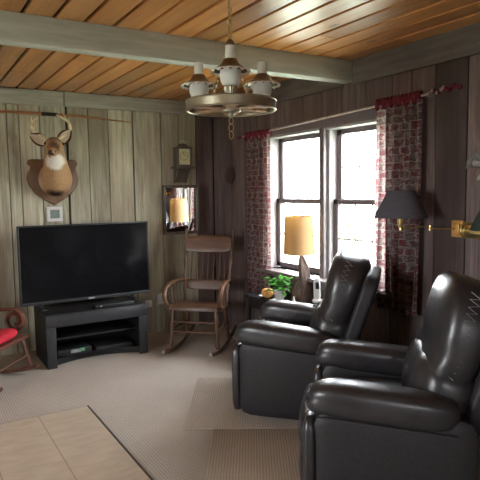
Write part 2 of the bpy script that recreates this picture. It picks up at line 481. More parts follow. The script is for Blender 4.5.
# window wall (boards, split above and below the window opening)
WY0, WY1, WZ0, WZ1 = -2.62, -1.10, .76, 1.99
by = [0.0, -.19, -.40, -.66, -.88, -1.10, -1.34, -1.60, -1.86, -2.1, -2.36, -2.62, -2.79, -2.988, -3.221, -3.44, -3.7, -3.92, -4.2, -4.42, -4.7, -4.95, -5.2, -5.5, -5.75, -6.0, -6.3, -6.55, -6.8, -7.1, -7.4, -7.7, -7.95, YR]
b = MB()
for y0, y1 in zip(by, by[1:]):
    yc = (y0 + y1) / 2; w = y0 - y1 - .006; dx = random.uniform(0, .006)
    spans = [(0, H)] if not (WY0 < yc < WY1) else [(0, WZ0), (WZ1, H)]
    b.mi = 2 if abs(y0 + 2.988) < .01 else 0
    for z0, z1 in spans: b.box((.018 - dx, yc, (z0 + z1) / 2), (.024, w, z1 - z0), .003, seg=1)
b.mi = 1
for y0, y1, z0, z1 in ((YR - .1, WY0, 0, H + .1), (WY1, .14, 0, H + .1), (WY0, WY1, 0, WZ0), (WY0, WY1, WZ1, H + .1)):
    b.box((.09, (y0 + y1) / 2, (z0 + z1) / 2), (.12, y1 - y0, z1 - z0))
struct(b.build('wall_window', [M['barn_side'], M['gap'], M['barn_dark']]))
# far left wall and rear wall, each with an opening for daylight
LW = (-4.4, -3.1, .9, 2.0)
b = MB()
for y0, y1, z0, z1 in ((YR - .1, LW[0], 0, H + .1), (LW[1], .14, 0, H + .1), (LW[0], LW[1], 0, LW[2]), (LW[0], LW[1], LW[3], H + .1)):
    b.box((XL - .07, (y0 + y1) / 2, (z0 + z1) / 2), (.14, y1 - y0, z1 - z0))
struct(b.build('wall_left', M['plainwall']))
RW = (-4.2, -3.5, .9, 1.9)
b = MB()
for x0, x1, z0, z1 in ((XL - .14, RW[0], 0, H + .1), (RW[1], .15, 0, H + .1), (RW[0], RW[1], 0, RW[2]), (RW[0], RW[1], RW[3], H + .1)):
    b.box(((x0 + x1) / 2, YR - .07, (z0 + z1) / 2), (x1 - x0, .14, z1 - z0))
struct(b.build('wall_rear', M['plainwall']))
def plain_window(name, axis, a0, a1, z0, z1, at):
    f = MB()
    P = lambda a, z: (at, a, z) if axis == 'Y' else (a, at, z)
    S = lambda la, lz: (.07, la, lz) if axis == 'Y' else (la, .07, lz)
    for a in (a0 + .03, (a0 + a1) / 2, a1 - .03): f.box(P(a, (z0 + z1) / 2), S(.06, z1 - z0), .006)
    for z in (z0 + .03, z1 - .03): f.box(P((a0 + a1) / 2, z), S(a1 - a0, .06), .006)
    o = struct(f.build(name, M['jamb']))
    g = MB(); g.box(P((a0 + a1) / 2, (z0 + z1) / 2), (.006, a1 - a0 - .05, z1 - z0 - .05) if axis == 'Y' else (a1 - a0 - .05, .006, z1 - z0 - .05))
    g.build('pane', M['glass'], o)
plain_window('window_2', 'Y', LW[0], LW[1], LW[2], LW[3], XL - .06)
plain_window('window_3', 'X', RW[0], RW[1], RW[2], RW[3], YR - .06)

# beam and top boards
b = MB(); b.box(((XL + .0) / 2, -2.185, (2.286 + H) / 2), (-XL, .11, H - 2.286), .008); struct(b.build('ceiling_beam', M['beam']))
b = MB(); b.box(((XL - 1.6) / 2, -.014, (2.293 + 2.43) / 2), (-1.6 - XL, .028, .137), .004); struct(b.build('trim_3', M['trimwood']))
b = MB(); b.box((-1.59 / 2, -.012, (2.30 + 2.436) / 2), (1.586, .024, .136), .004); struct(b.build('trim_4', M['trimwood']))
b = MB()
b.box((-.013, (-2.24 + YR) / 2, (2.265 + H) / 2), (.026, -2.24 - YR, H - 2.265), .004)
b.box((-.013, -2.13 / 2, (2.268 + H) / 2), (.026, 2.13, H - 2.268), .004); struct(b.build('trim_5', M['trimwood_y']))

# window 1: a pair of double hung units in a deep frame
win = MB()
D0, D1 = .0, .15
win.mi = 0
yc = -1.885; MW = .12      # mullion between the two units
for y in (WY1 - .0125, WY0 + .0125): win.box(((D0 + D1) / 2 - .005, y, (WZ0 + WZ1) / 2), (D1 - D0 + .03, .025, WZ1 - WZ0), .003)
win.box((.075, (WY0 + WY1) / 2, WZ1 - .0125), (.17, WY1 - WY0, .025), .003)
win.box((.085, yc, (WZ0 + WZ1) / 2), (.13, MW - .02, WZ1 - WZ0), .003)
wo = struct(win.build('window_1', M['jamb']))
# taupe casing on the room side
cs = MB()
cs.box((-.008, yc, (WZ0 + WZ1) / 2), (.03, .055, WZ1 - WZ0 - .002), .003)
cs.box((-.009, WY1 + .03, (WZ0 + WZ1) / 2), (.022, .07, WZ1 - WZ0 + .06), .003)
cs.box((-.009, WY0 - .03, (WZ0 + WZ1) / 2), (.022, .07, WZ1 - WZ0 + .06), .003)
cs.box((-.010, (WY0 + WY1) / 2, WZ1 + .028), (.024, WY1 - WY0 + .13, .075), .003)
cs.build('casing', M['sash'], wo)
units = ((WY1 - .025, yc + MW / 2 - .01), (yc - MW / 2 + .01, WY0 + .025))
for ya, yb in units:
    ym = (ya + yb) / 2; w = ya - yb; zm = 1.385
    for (z0, z1, x) in ((zm - .02, WZ1 - .025, .115), (WZ0 + .012, zm + .02, .078)):
        sm = MB()
        for y in (ya - .026, yb + .026): sm.box((x, y, (z0 + z1) / 2), (.032, .052, z1 - z0), .003)
        sm.box((x, ym, z1 - .02), (.032, w, .04), .003); sm.box((x, ym, z0 + .022), (.032, w, .044), .003)
        so = sm.build('sash', M['sash'], wo)
        mu = MB(); iw = w - .104
        for k in (1, 2): mu.box((x + .004, yb + .052 + iw * k / 3, (z0 + z1) / 2), (.008, .011, z1 - z0 - .07))
        mu.box((x + .004, ym, (z0 + z1) / 2), (.008, iw, .012))
        mu.build('muntin', M['muntin'], so)
        gl = MB(); gl.box((x + .012, ym, (z0 + z1) / 2), (.003, w - .07, z1 - z0 - .06)); gl.build('pane', M['glass'], so)
b = MB(); b.box((.015, (WY0 + WY1) / 2, WZ0 - .017), (.26, WY1 - WY0 + .16, .034), .008)
b.box((-.012, (WY0 + WY1) / 2, WZ0 - .07), (.018, WY1 - WY0 + .1, .07), .003)
struct(b.build('window_sill', M['sill']))

# outside
b = MB(); b.box((22, -4, -.55), (43.5, 60, .3)); b.box((-24, -4, -.55), (36, 60, .3)); b.box((-2.6, -24, -.55), (6, 30, .3))
struct(b.build('outside_ground', M['grass']))
def shrub(loc, h, r, label, n=420):
    root = empty('garden_shrub', loc, 0, label, 'shrub', 'shrubs outside the window')
    s = MB()
    for k in range(5):
        a = 2 * PI * k / 5 + .3; s.tube([(0, 0, 0), (.12 * r * math.cos(a), .12 * r * math.sin(a), h * .4), (.4 * r * math.cos(a), .4 * r * math.sin(a), h * .8)], [.03, .02, .008], 6)
    s.build('stem', M['stem'], root)
    l = MB()
    for k in range(n):
        a = random.uniform(0, 2 * PI); z = random.uniform(.08, 1); rr = r * math.sin(PI * min(1, z * .85 + .12)) ** .6 * random.uniform(.35, 1)
        c = Vector((rr * math.cos(a), rr * math.sin(a), z * h)); s_ = random.uniform(.06, .13)
        u = Vector((random.uniform(-1, 1), random.uniform(-1, 1), random.uniform(-.4, .8))).normalized(); v = u.cross(Vector((.3, .2, 1))).normalized()
        vs = [l.bm.verts.new(c + u * s_), l.bm.verts.new(c + v * s_ * .5), l.bm.verts.new(c - u * s_ * .6), l.bm.verts.new(c - v * s_ * .5)]
        l.bm.faces.new(vs)
    l.build('foliage', M['outleaf'], root, flat=True)
shrub((4.6, 3.1, -.4), 1.25, .8, 'green garden shrub outside, low behind the lamp, in the left window unit')
shrub((5.4, .6, -.4), 1.1, .9, 'green garden shrub outside, seen low through the right window unit')

# ------------------------------------------------------------------ rugs
def rug(name, corner, u, v, lu, lv, z, m, label, t=.010):
    a = math.atan2(u[1], u[0]); r = MB()
    r.box((lu / 2, lv / 2, t / 2), (lu, lv, t), .004)
    o = r.build(name, m, None, (corner[0], corner[1], z), (0, 0, a)); return tag(o, label, 'rug')
u = Vector((.845, -.535)).normalized(); v = Vector((-u.y, u.x))
rug('floor_rug', (-1.514, -2.354), u, v, 1.75, .94, .001, M['rug'], 'ribbed beige rug under the recliner nearest the window, its bare front edge toward the tiles')
c2 = Vector((-1.375, -2.478)) - v * 1.0 + v * .14
rug('floor_rug', (c2.x, c2.y), u, v, 1.6, .985, .001, M['rug2'], 'ribbed tan rug leading to the recliner at the bottom right', .008).location.z = .0005

# ------------------------------------------------------------------ tv stand and tv
t = empty('tv_stand', (-1.525, -.40, 0), 0, 'low black tv stand with open front under the television', 'tv stand')
W, Dp, Ht = .90, .50, .462
b = MB(); b.box((0, 0, Ht - .0175), (W, Dp, .035), .004); b.build('top', M['blackwood'], t)
for sx in (-1, 1):
    b = MB(); b.box((sx * (W / 2 - .03), 0, (Ht - .035) / 2), (.06, Dp - .01, Ht - .037), .004); b.build('side_panel', M['blackwood'], t)
b = MB(); b.box((0, Dp / 2 - .015, Ht / 2), (W - .12, .012, Ht - .09)); b.build('back_panel', M['black'], t)
b = MB(); b.box((0, -Dp / 2 + .004, Ht - .06), (W, .022, .10), .004)
for sx in (-1, 1): b.box((sx * (W / 2 - .04), -Dp / 2 + .004, (Ht - .11) / 2), (.08, .022, Ht - .11), .004)
b.build('front_frame', M['blackedge'], t)
b = MB(); arc = [(-W / 2 + .06, .23)] + [(-W / 2 + .06 + (W - .12) * k / 16, -.20 + .11 * math.sin(PI * k / 16)) for k in range(17)] + [(W / 2 - .06, .23)]
b.prism(arc, Matrix.Translation((0, 0, .035)), .022); b.build('bottom_shelf', M['black'], t)
b = MB(); b.prism([(x, y + .012) for x, y in arc[1:-1]] + [(x, y + .026) for x, y in arc[1:-1]][::-1], Matrix.Translation((0, 0, 0)), .035); b.build('plinth', M['black'], t)
b = MB(); b.box((0, .03, .225), (W - .12, .38, .016), .002); b.build('middle_shelf', M['black'], t)
# components
t2 = empty('cable_box', (-1.72, -.45, .057), 0, 'black set top box with a green and grey label inside the tv stand', 'cable box')
b = MB(); b.box((0, 0, .035), (.30, .22, .06), .006); b.build('case', M['black'], t2)
b = MB(); b.box((.01, -.111, .042), (.09, .003, .030)); b.build('label_strip', M['labelw'], t2)
b = MB(); b.box((.068, -.111, .048), (.036, .004, .03)); b.build('display', M['led'], t2)
t2 = empty('disc_player', (-1.36, -.44, .057), 0, 'flat black disc player low on the right inside the tv stand', 'disc player')
b = MB(); b.box((0, 0, .025), (.34, .24, .04), .005); b.build('case', M['black'], t2)
b = MB(); b.box((-.08, -.121, .028), (.12, .003, .012)); b.build('tray', M['blackedge'], t2)
t2 = empty('streaming_box', (-1.36, -.56, Ht), 0, 'small flat black box on the tv stand in front of the television', 'streaming box')
b = MB(); b.box((0, 0, .018), (.36, .12, .034), .006); b.build('case', M['black'], t2)
b = MB(); b.box((-.13, -.061, .020), (.014, .003, .008)); b.build('indicator', M['grey'], t2)
# tv
t = empty('television', (-1.525, -.36, Ht), 0, 'large black flat screen television on the low black stand', 'television')
w2, z0, z1 = 1.19, .045, .745
b = MB(); b.box((0, .012, (z0 + z1) / 2), (w2, .05, z1 - z0), .008); b.build('housing', M['black'], t)
b = MB(); b.box((0, -.0145, (z0 + z1) / 2 + .006), (w2 - .03, .003, z1 - z0 - .04)); b.build('screen', M['screen'], t)
b = MB(); fr = -.016
b.box((0, fr, z1 - .006), (w2, .008, .012), .002); b.box((0, fr, z0 + .014), (w2, .012, .028), .003)
for sx in (-1, 1): b.box((sx * (w2 / 2 - .006), fr, (z0 + z1) / 2), (.012, .008, z1 - z0), .002)
b.build('bezel', M['blackedge'], t)
b = MB(); b.box((.02, -.0235, z0 + .014), (.055, .003, .009)); b.build('brand_mark', M['grey'], t)
for sx in (-1, 1):
    b = MB(); b.box((sx * .42, -.0, .006), (.05, .20, .012), .004); b.box((sx * .42, .012, .03), (.04, .02, .05), .003); b.build('foot', M['black'], t)

# ------------------------------------------------------------------ deer mount
t = empty('deer_mount', (-1.72, 0, 1.60), 0, 'mounted deer head with antlers on shield plaque above the television', 'deer mount')
half = [(0, -.225), (.08, -.175), (.155, -.115), (.205, -.04), (.222, .03), (.21, .085), (.182, .115), (.185, .135), (.215, .16), (.205, .195), (.17, .205), (.09, .19), (0, .215)]
half = [(x * 1.07, y) for x, y in half]
poly = half + [(-x, y) for x, y in half[-2:0:-1]]
b = MB(); b.prism(poly, Matrix.Rotation(rad(90), 4, 'X'), .028, .012); b.build('plaque', M['plaque'], t)
R = [((0, -.026, .03), .135, .155), ((0, -.085, .012), .158, .165), ((-.003, -.15, .02), .150, .165), ((-.012, -.205, .075), .128, .145), ((-.025, -.25, .14), .108, .122), ((-.038, -.285, .205), .092, .104),
     ((-.05, -.315, .268), .083, .094), ((-.062, -.365, .312), .084, .083), ((-.073, -.42, .297), .070, .072), ((-.093, -.475, .265), .050, .058), ((-.112, -.525, .235), .041, .048), ((-.122, -.558, .215), .038, .042), ((-.126, -.575, .205), .026, .030)]
rings = []
for i, (c, rx, rv) in enumerate(R):
    c = Vector(c); tn = (Vector(R[min(i + 1, len(R) - 1)][0]) - Vector(R[max(i - 1, 0)][0])).normalized()
    if i == 0: tn = Vector((0, -1, 0))
    lat = Vector((1, 0, 0)); lat = (lat - tn * lat.dot(tn)).normalized(); upv = lat.cross(tn)
    rings.append([c + lat * (rx * math.cos(2 * PI * k / 20)) + upv * (rv * math.sin(2 * PI * k / 20)) for k in range(20)])
b = MB(); b.rings(rings)
head = b.build('head', M['deerhead'], t, subsurf=2)
b = MB(); b.soft((-.123, -.566, .228), (.066, .036, .048), 2.6, 6); b.build('nose', M['nose'], t)
for sx in (-1, 1):
    b = MB(); b.soft((-.064 + sx * .070, -.388, .318), (.028, .036, .03), 2.2, 6); b.build('eye', M['eye'], t)
for base, tip, side in (((-.115, -.325, .325), (-.245, -.30, .40), -1), ((.002, -.325, .335), (.105, -.30, .455), 1)):
    base, tip = Vector(base), Vector(tip); ax = tip - base; L = ax.length; ax.normalize()
    wd = ax.cross(Vector((0, -1, .15))).normalized(); nm = wd.cross(ax).normalized()
    if nm.y > 0: nm = -nm
    b = MB(); rs = []
    for i in range(9):
        f = i / 8; wv = .056 * math.sin(PI * min(.97, f * .82 + .16)) ** .8; row_f = []; row_b = []
        for k in range(7):
            g = k / 6 * 2 - 1; cup = .020 * (1 - g * g)
            row_f.append(base + ax * L * f + wd * wv * g - nm * cup + nm * .004)
            row_b.append(base + ax * L * f + wd * wv * g - nm * (cup + .006))
        rs.append(row_f + row_b[::-1])
    b.rings(rs)
    for f in b.bm.faces:
        f.normal_update()
    b.bm.faces.ensure_lookup_table()
    for idx, f in enumerate(b.bm.faces):
        if idx % 14 in (1, 2, 3, 4) and idx < 8 * 14: f.material_index = 1
    b.build('ear', [M['fur_dark'], M['ear']], t)
for beam, tines in (([(-.10, -.335, .345), (-.15, -.30, .39), (-.20, -.27, .42), (-.222, -.25, .47), (-.20, -.25, .525), (-.16, -.26, .55)], [((-.208, -.27, .43), (-.196, -.27, .55)), ((-.222, -.25, .485), (-.217, -.25, .565))]),
                    ([(-.022, -.335, .352), (.03, -.30, .39), (.085, -.27, .425), (.118, -.25, .475), (.10, -.25, .53), (.04, -.26, .565), (-.01, -.27, .585)], [((.105, -.26, .45), (.10, -.27, .56)), ((.09, -.25, .54), (.06, -.25, .595))])):
    b = MB(); pts = smoothpath(beam, 5); b.tube(pts, lerp_list([.017, .015, .013, .012, .010, .004], len(pts)), 8)
    for p, q in tines: b.tube([p, (Vector(p) + Vector(q)) / 2 + Vector((0, -.008, 0)), q], [.010, .008, .003], 6)
    b.build('antler', M['antler'], t)

# rod on the wall
t = empty('wooden_rod', (-1.72, -.03, 2.215), 0, 'long thin wooden rod hung across the wall behind the antlers', 'rod')
b = MB(); pts = [(-1.3, 0, -.01), (-.6, 0, .003), (-.06, 0, .004), (.3, 0, -.002), (.79, .0, -.032)]; pts = smoothpath(pts, 4)
b.tube(pts, lerp_list([.008, .012, .013, .010, .004], len(pts)), 8); b.build('shaft', M['stick'], t)
b = MB(); b.tube([(-.085, 0, .0035), (.055, 0, .004)], .0165, 10); b.build('grip', M['gap'], t)
for xx in (-.5, .5):
    b = MB(); b.cyl((xx, .03, -.010 - .006 * (xx > 0)), (xx, -.022, -.018 - .006 * (xx > 0)), .004); b.build('peg', M['gap'], t)

# thermometer
t = empty('wall_thermometer', (-1.722, 0, 1.29), 0, 'small square pale wall gauge with grey-green face below the deer plaque', 'wall gauge')
b = MB()
for sx, sz, dx, dz in ((0, .055, .145, .03), (0, -.055, .145, .03), (-.0575, 0, .03, .08), (.0575, 0, .03, .08)): b.box((sx, -.014, sz), (dx, .024, dz), .003)
b.build('frame', M['white'], t)
b = MB(); b.box((0, -.009, 0), (.088, .012, .082)); b.build('display', M['lcd'], t)

# ------------------------------------------------------------------ clock on bracket shelf
t = empty('bracket_shelf', (-.395, 0, 1.745), 0, 'small dark wooden bracket shelf under the clock', 'shelf')
b = MB(); b.box((-.01, -.085, -.009), (.275, .165, .018), .003); b.build('board', M['clockwood'], t)
for sx in (-1, 1):
    b = MB(); b.prism([(0, 0), (.14, 0), (.02, -.15), (0, -.15)], Matrix.Translation((sx * .085 - .01, 0, -.018)) @ Matrix.Rotation(rad(-90), 4, 'Z') @ Matrix.Rotation(rad(90), 4, 'X') , .014)
    b.build('bracket', M['clockwood'], t)
b = MB(); b.box((-.01, -.008, -.09), (.18, .014, .145), .003); b.build('back_plate', M['clockwood'], t)
t = empty('mantel_clock', (-.405, -.085, 1.745), 0, 'small wooden mantel clock with cream dial on the bracket shelf', 'clock')
b = MB(); b.box((0, 0, .012), (.215, .135, .024), .004); b.box((0, 0, .235), (.215, .135, .022), .004)
for sx in (-1, 1): b.box((sx * .0945, 0, .124), (.022, .12, .20), .003)
b.box((0, .045, .124), (.17, .02, .20)); b.build('case', M['clockwood'], t)
b = MB(); b.box((0, -.028, .124), (.166, .01, .20)); b.build('dial_plate', M['dial'], t)
Rx = Matrix.Rotation(rad(90), 4, 'X')
b = MB(); b.torus((0, -.035, .137), .06, .006, 28, 6, Rx); b.build('dial_ring', M['gold'], t)
b = MB()
for k in range(12):
    a = 2 * PI * k / 12; b.box((.048 * math.sin(a), -.034, .137 + .048 * math.cos(a)), (.004, .003, .012), 0, (0, a, 0))
b.build('hour_marks', M['black'], t)
for L, a in ((.032, rad(60)), (.046, rad(-10))):
    b = MB(); b.box((L / 2 * math.sin(a), -.036, .137 + L / 2 * math.cos(a)), (.004, .003, L), 0, (0, a, 0)); b.build('hand', M['black'], t)
b = MB(); b.lathe([(.012, .246), (.10, .246), (.08, .262), (.055, .272), (.05, .29), (.001, .292)], n=4, mtx=Matrix.Rotation(rad(45), 4, 'Z')); b.build('top_cap', M['clockwood'], t)
b = MB(); b.tube(smoothpath([(-.036, 0, .288), (-.036, 0, .318), (0, 0, .327), (.036, 0, .318), (.036, 0, .288)], 5), .005, 6); b.build('carry_handle', M['white'], t)

t.scale = (.80, .9, .82)
bpy.data.objects['bracket_shelf'].scale = (.76, .95, 1)
# mirror
t = empty('wall_mirror', (-.42, -.036, 1.295), rad(-7.6), 'rectangular wall mirror in dark wood frame below the clock', 'mirror')
b = MB(); mw, mh = .40, .52
for sx in (-1, 1): b.box((sx * (mw / 2 - .014), -.022, 0), (.028, .04, mh), .004)
for sz in (-1, 1): b.box((0, -.022, sz * (mh / 2 - .014)), (mw - .05, .036, .028), .004)
b.build('frame', M['mirrorframe'], t)
b = MB(); b.box((0, -.012, 0), (mw - .05, .006, mh - .05)); b.build('mirror_glass', M['mirror'], t)

t.rotation_euler = (rad(2.0), 0, rad(-7.6))
b = MB(); b.cyl((.0, .05, mh / 2 - .04), (0, -.01, mh / 2 - .04), .006); b.build('hanging_peg', M['gap'], t)
# outlets
t = empty('wall_outlet', (-.68, 0, .355), 0, 'white plug-in box with a cord beside the rocking chair arm', 'outlet')
b = MB(); b.box((0, -.004, 0), (.075, .008, .115), .002); b.build('cover_plate', M['white'], t)
b = MB(); b.box((.008, -.03, .01), (.095, .045, .095), .008); b.build('adapter', M['white'], t)
b = MB(); b.tube(smoothpath([(.03, -.04, -.035), (.05, -.05, -.08), (.10, -.05, -.16), (.16, -.04, -.26), (.19, -.03, -.352)], 5), .0035, 6); b.build('cord', M['grey'], t)
t = empty('wall_outlet', (-.80, 0, .318), 0, 'small pale outlet just right of the tv stand', 'outlet')
b = MB(); b.box((0, -.004, 0), (.07, .008, .08), .002); b.build('cover_plate', M['white'], t)
b = MB(); b.box((.005, -.022, .0), (.045, .03, .05), .005); b.build('plug', M['white'], t)

# faint round plate on the window wall near the corner
t = MB(); t.lathe([(.001, 0), (.07, .003), (.095, .016), (.097, .021), (.085, .021), (.06, .010), (.001, .009)], n=28, mtx=Matrix.Translation((.003, -.39, 1.65)) @ Matrix.Rotation(rad(-90), 4, 'Y'))
tag(t.build('wall_plate', M['darkplate']), 'dark round plate on the wall between corner and curtain', 'plate')

# ------------------------------------------------------------------ tall rocking chair by the corner
t = empty('rocking_chair', (-.60, -.80, 0), rad(225 - 90), 'brown wooden spindle-back rocking chair standing in the corner by the mirror', 'rocking chair')
CW, CX = M['chairwood'], M['chairwood_x']
def turned(b, p0, p1, r, n=10):
    p0, p1 = Vector(p0), Vector(p1); prof = [.7, 1.0, .8, 1.15, .75, 1.15, .9, 1.0, .85, .7, 1.1, .75]
    k = len(prof); b.tube([p0.lerp(p1, i / (k - 1)) for i in range(k)], [r * q for q in prof], n)
# seat
b = MB()
pl = [(-.235, -.20), (-.255, .14), (-.23, .215), (-.12, .235), (.12, .235), (.23, .215), (.255, .14), (.235, -.20)]
b.prism(pl, Matrix.Translation((0, 0, .395)) @ Matrix.Rotation(rad(3), 4, 'X'), .035, .010); b.build('seat', CW, t)
for sx in (-1, 1):
    b = MB(); turned(b, (sx * .205, .165, .40), (sx * .225, .20, .062), .021); b.build('leg', CW, t)
    b = MB(); turned(b, (sx * .185, -.17, .385), (sx * .215, -.22, .045), .020); b.build('leg', CW, t)
    b = MB(); pts = [(sx * .222, .40 - .86 * k / 16, .018 + .27 * ((k / 16 - .42) ** 2)) for k in range(17)]
    b.tube(pts, .020, 8, flat=.75, up=(0, 0, 1)); b.build('rocker', CW, t)
    # back post
    b = MB(); p = [(sx * .215, -.19, .40), (sx * .222, -.215, .55), (sx * .230, -.27, .75), (sx * .238, -.325, .95), (sx * .245, -.36, 1.08)]
    pts = smoothpath(p, 5); b.tube(pts, [.017 + .004 * math.sin(i * 1.9) * (1 if 5 < i < 18 else .3) for i in range(len(pts))], 10)
    b.soft((sx * .246, -.364, 1.095), (.03, .03, .05), 2.2, 4); b.build('back_post', CW, t)
    # bentwood arm
    b = MB(); pts = smoothpath([(sx * .23, -.225, .62), (sx * .25, -.05, .635), (sx * .262, .12, .625), (sx * .268, .215, .585), (sx * .262, .235, .52), (sx * .25, .20, .45), (sx * .24, .13, .425)], 6)
    b.tube(pts, .017, 8, flat=1.25); b.build('armrest', CW, t)
    for k in range(3):
        b = MB(); y = -.06 + .075 * k; b.tube([(sx * .24, y, .425), (sx * (.25 + .006 * k), y + .005, .625)], .007, 6); b.build('arm_spindle', CW, t)
b = MB(); b.soft((0, -.295, .965), (.475, .022, .155), 6, 6, (rad(15), 0, 0), lambda p, q: q + Vector((0, -.02 * (1 - p.x ** 2), .012 * (1 - p.x ** 2) * (p.z > 0))))
b.build('crest_rail', CX, t)
b = MB(); b.soft((0, -.222, .575), (.45, .022, .10), 6, 6, (rad(15), 0, 0), lambda p, q: q + Vector((0, -.015 * (1 - p.x ** 2), 0))); b.build('lower_back_rail', CX, t)
for k in range(7):
    x = -.168 + .056 * k
    b = MB(); b.tube([(x, -.242, .615), (x * 1.02, -.268, .70), (x * 1.03, -.29, .80), (x * 1.04, -.318, .91)], [.006, .009, .007, .006], 8); b.build('back_spindle', CW, t)
for z, y0, y1 in ((.29, .175, .175), (.20, .185, .185)):
    b = MB(); turned(b, (-.21, y0, z), (.21, y1, z), .011, 8); b.build('stretcher', CX, t)
b = MB(); turned(b, (-.20, -.195, .20), (.20, -.195, .20), .011, 8); b.build('stretcher', CX, t)
for sx in (-1, 1):
    b = MB(); turned(b, (sx * .212, .18, .22), (sx * .205, -.195, .22), .011, 8); b.build('stretcher', CX, t)

# ------------------------------------------------------------------ low rocking chair cut by the left edge
t = empty('rocking_chair', (-2.466, -.762, 0), math.atan2(-.62, .79) - PI / 2, 'low dark wood rocking chair with scroll arms and red cushion at left edge', 'rocking chair')
CH = M['cherry']; t.scale = (1.27, 1, 1)
b = MB(); b.box((0, 0, .30), (.46, .44, .032), .010, (rad(6), 0, 0)); b.build('seat', CH, t)
for sx in (-1, 1):
    b = MB(); b.tube([(sx * .20, .17, .31), (sx * .215, .235, .055)], [.016, .014], 10); b.build('leg', CH, t)
    b = MB(); b.tube([(sx * .19, -.17, .28), (sx * .215, -.22, .04)], [.016, .014], 10); b.build('leg', CH, t)
    b = MB(); pts = [(sx * .216, .29 - .80 * k / 16, .016 + .30 * ((k / 16 - .44) ** 2)) for k in range(17)]; b.tube(pts, .016, 8); b.build('rocker', CH, t)
    b = MB(); b.tube([(sx * .20, -.19, .31), (sx * .205, -.30, .62), (sx * .21, -.37, .82)], [.017, .016, .012], 10); b.build('back_post', CH, t)
    # scroll arm: runs forward from the post and rolls under in a spiral
    c = Vector((sx * .225, .09, .445)); pts = [Vector((sx * .208, -.275, .545)), Vector((sx * .22, -.12, .535))]
    for k in range(22):
        a = rad(100 - 26 * k); rr = .098 - .0031 * k; pts.append(c + Vector((sx * .001 * k, rr * math.cos(a), rr * math.sin(a))))
    b = MB(); pts = smoothpath(pts, 3); b.tube(pts, .0165, 8, flat=1.3); b.build('scroll_arm', CH, t)
b = MB(); b.tube([(-.205, .205, .165), (.205, .205, .165)], .012, 8); b.build('stretcher', M['chairwood_x'], t)
b = MB(); b.box((0, -.335, .745), (.42, .022, .15), .008, (rad(17), 0, 0)); b.build('crest_rail', CH, t)
for k in range(5):
    b = MB(); b.tube([(-.14 + .07 * k, -.195, .31), (-.14 + .07 * k, -.315, .68)], .008, 8); b.build('back_spindle', CH, t)
t2 = MB(); t2.soft((0, 0, 0), (.40, .38, .085), 3.2, 8)
o = t2.build('seat_cushion', M['red']); o.location = (-2.456, -.767, .36); o.scale = (1.27, 1, 1); o.rotation_euler = (rad(6), 0, math.atan2(-.62, .79) - PI / 2)
tag(o, 'red seat cushion on the low rocking chair at left edge', 'cushion')

# ------------------------------------------------------------------ recliners
def recliner(loc, rz, label):
    t = empty('recliner', loc, rz, label, 'recliner', 'dark leather recliners')
    L, LS = M['leather'], M['leather_side']
    for sx in (-1, 1):
        b = MB(); b.soft((sx * .335, 0.03, .275), (.13, .68, .47), 9, 10, None, lambda p, q: q + Vector((sx * .014 * (1 - p.y ** 2) * (1 - p.z ** 2), 0, 0))); b.build('side_panel', LS, t)
        b = MB()
        def armfn(p, q, sx=sx):
            f = p.y
            q = q + Vector((0, 0, .028 * f - .02 * max(0, f - .6) ** 2 * 6 + .008 * (1 - p.x ** 2)))
            if f > .75 and p.z < 0: q.y += .012
            return q
        b.soft((sx * .335, .075, .535), (.178, .63, .145), 3.8, 12, None, armfn); b.build('armrest', L, t)
        b = MB(); b.tube([(sx * .422, -.22 + .57 * k / 10, .474 + .028 * (-.8 + 1.7 * k / 10)) for k in range(11)], .0045, 6); b.build('arm_piping', L, t)
        b = MB(); b.soft((sx * .335, .385, .27), (.145, .06, .42), 4, 8); b.build('arm_front', L, t)
    b = MB(); b.soft((0, .06, .375), (.54, .62, .19), 4.5, 10, None, lambda p, q: q + Vector((0, 0, .02 * (1 - p.x ** 2) * (p.z > 0)))); b.build('seat_cushion', L, t)
    b = MB(); b.soft((0, .405, .345), (.545, .10, .19), 3.2, 8); b.soft((0, .405, .175), (.545, .10, .20), 3.2, 8); b.build('footrest', L, t)
    b = MB(); b.box((0, -.02, .045), (.60, .62, .07), .008); b.build('base', M['black'], t)
    # back: outer shell leaning back, with pillowed cushion on its front
    ang = rad(19)
    b = MB(); b.soft((0, -.365, .635), (.63, .10, .60), 7, 10, (ang, 0, 0)); b.build('back_shell', LS, t)
    b = MB()
    def headfn(p, q):
        h = p.z; x = q.x * (1 - .06 * max(0, h) ** 2)
        y = q.y * (1 + .10 * h) + (.03 * max(0, h) ** 2 if p.y > 0 else 0)
        if p.y > 0: y -= .018 * math.exp(-((p.z + .15) / .16) ** 2) * (1 - .4 * p.x ** 2)
        return Vector((x, y, q.z + .02 * (1 - p.x ** 2) * (h > .5)))
    b.soft((0, -.255, .755), (.60, .245, .53), 3.4, 16, (ang, 0, 0), headfn); b.build('back_cushion', L, t)
    b = MB(); b.soft((0, -.195, .555), (.61, .29, .31), 3.2, 16, (rad(15), 0, 0), lambda p, q: q + Vector((0, .005 * math.sin(9 * p.x) * (p.y > 0), .003 * math.sin(7 * p.x + 1) * (p.z > 0)))); b.build('lumbar_cushion', L, t)
    for sx in (-1, 1):
        b = MB(); zz = []
        rn = random.Random(11 + sx)
        for k in range(26):
            f = k / 25; h = -.45 + 1.38 * f
            w = sx * (.297 - .055 * max(0, (f - .6) / .4) ** 2)
            dpt = .018 + .006 * rn.random()
            off = (dpt if k % 2 else -dpt)
            loc = Vector((w + sx * .002 - sx * .012 * (k % 2), off + .02, h * .265 + .004 * rn.random()))
            zz.append(Matrix.Translation((0, -.255, .755)) @ Euler((ang, 0, 0)).to_matrix().to_4x4() @ loc)
        b.tube(zz, .0017, 5); b.build('stitching', M['thread'], t)
    # lever
    b = MB(); b.tube([(.405, .12, .28), (.425, .12, .28), (.43, .19, .285)], .012, 8); b.build('lever', M['black'], t)
    return t
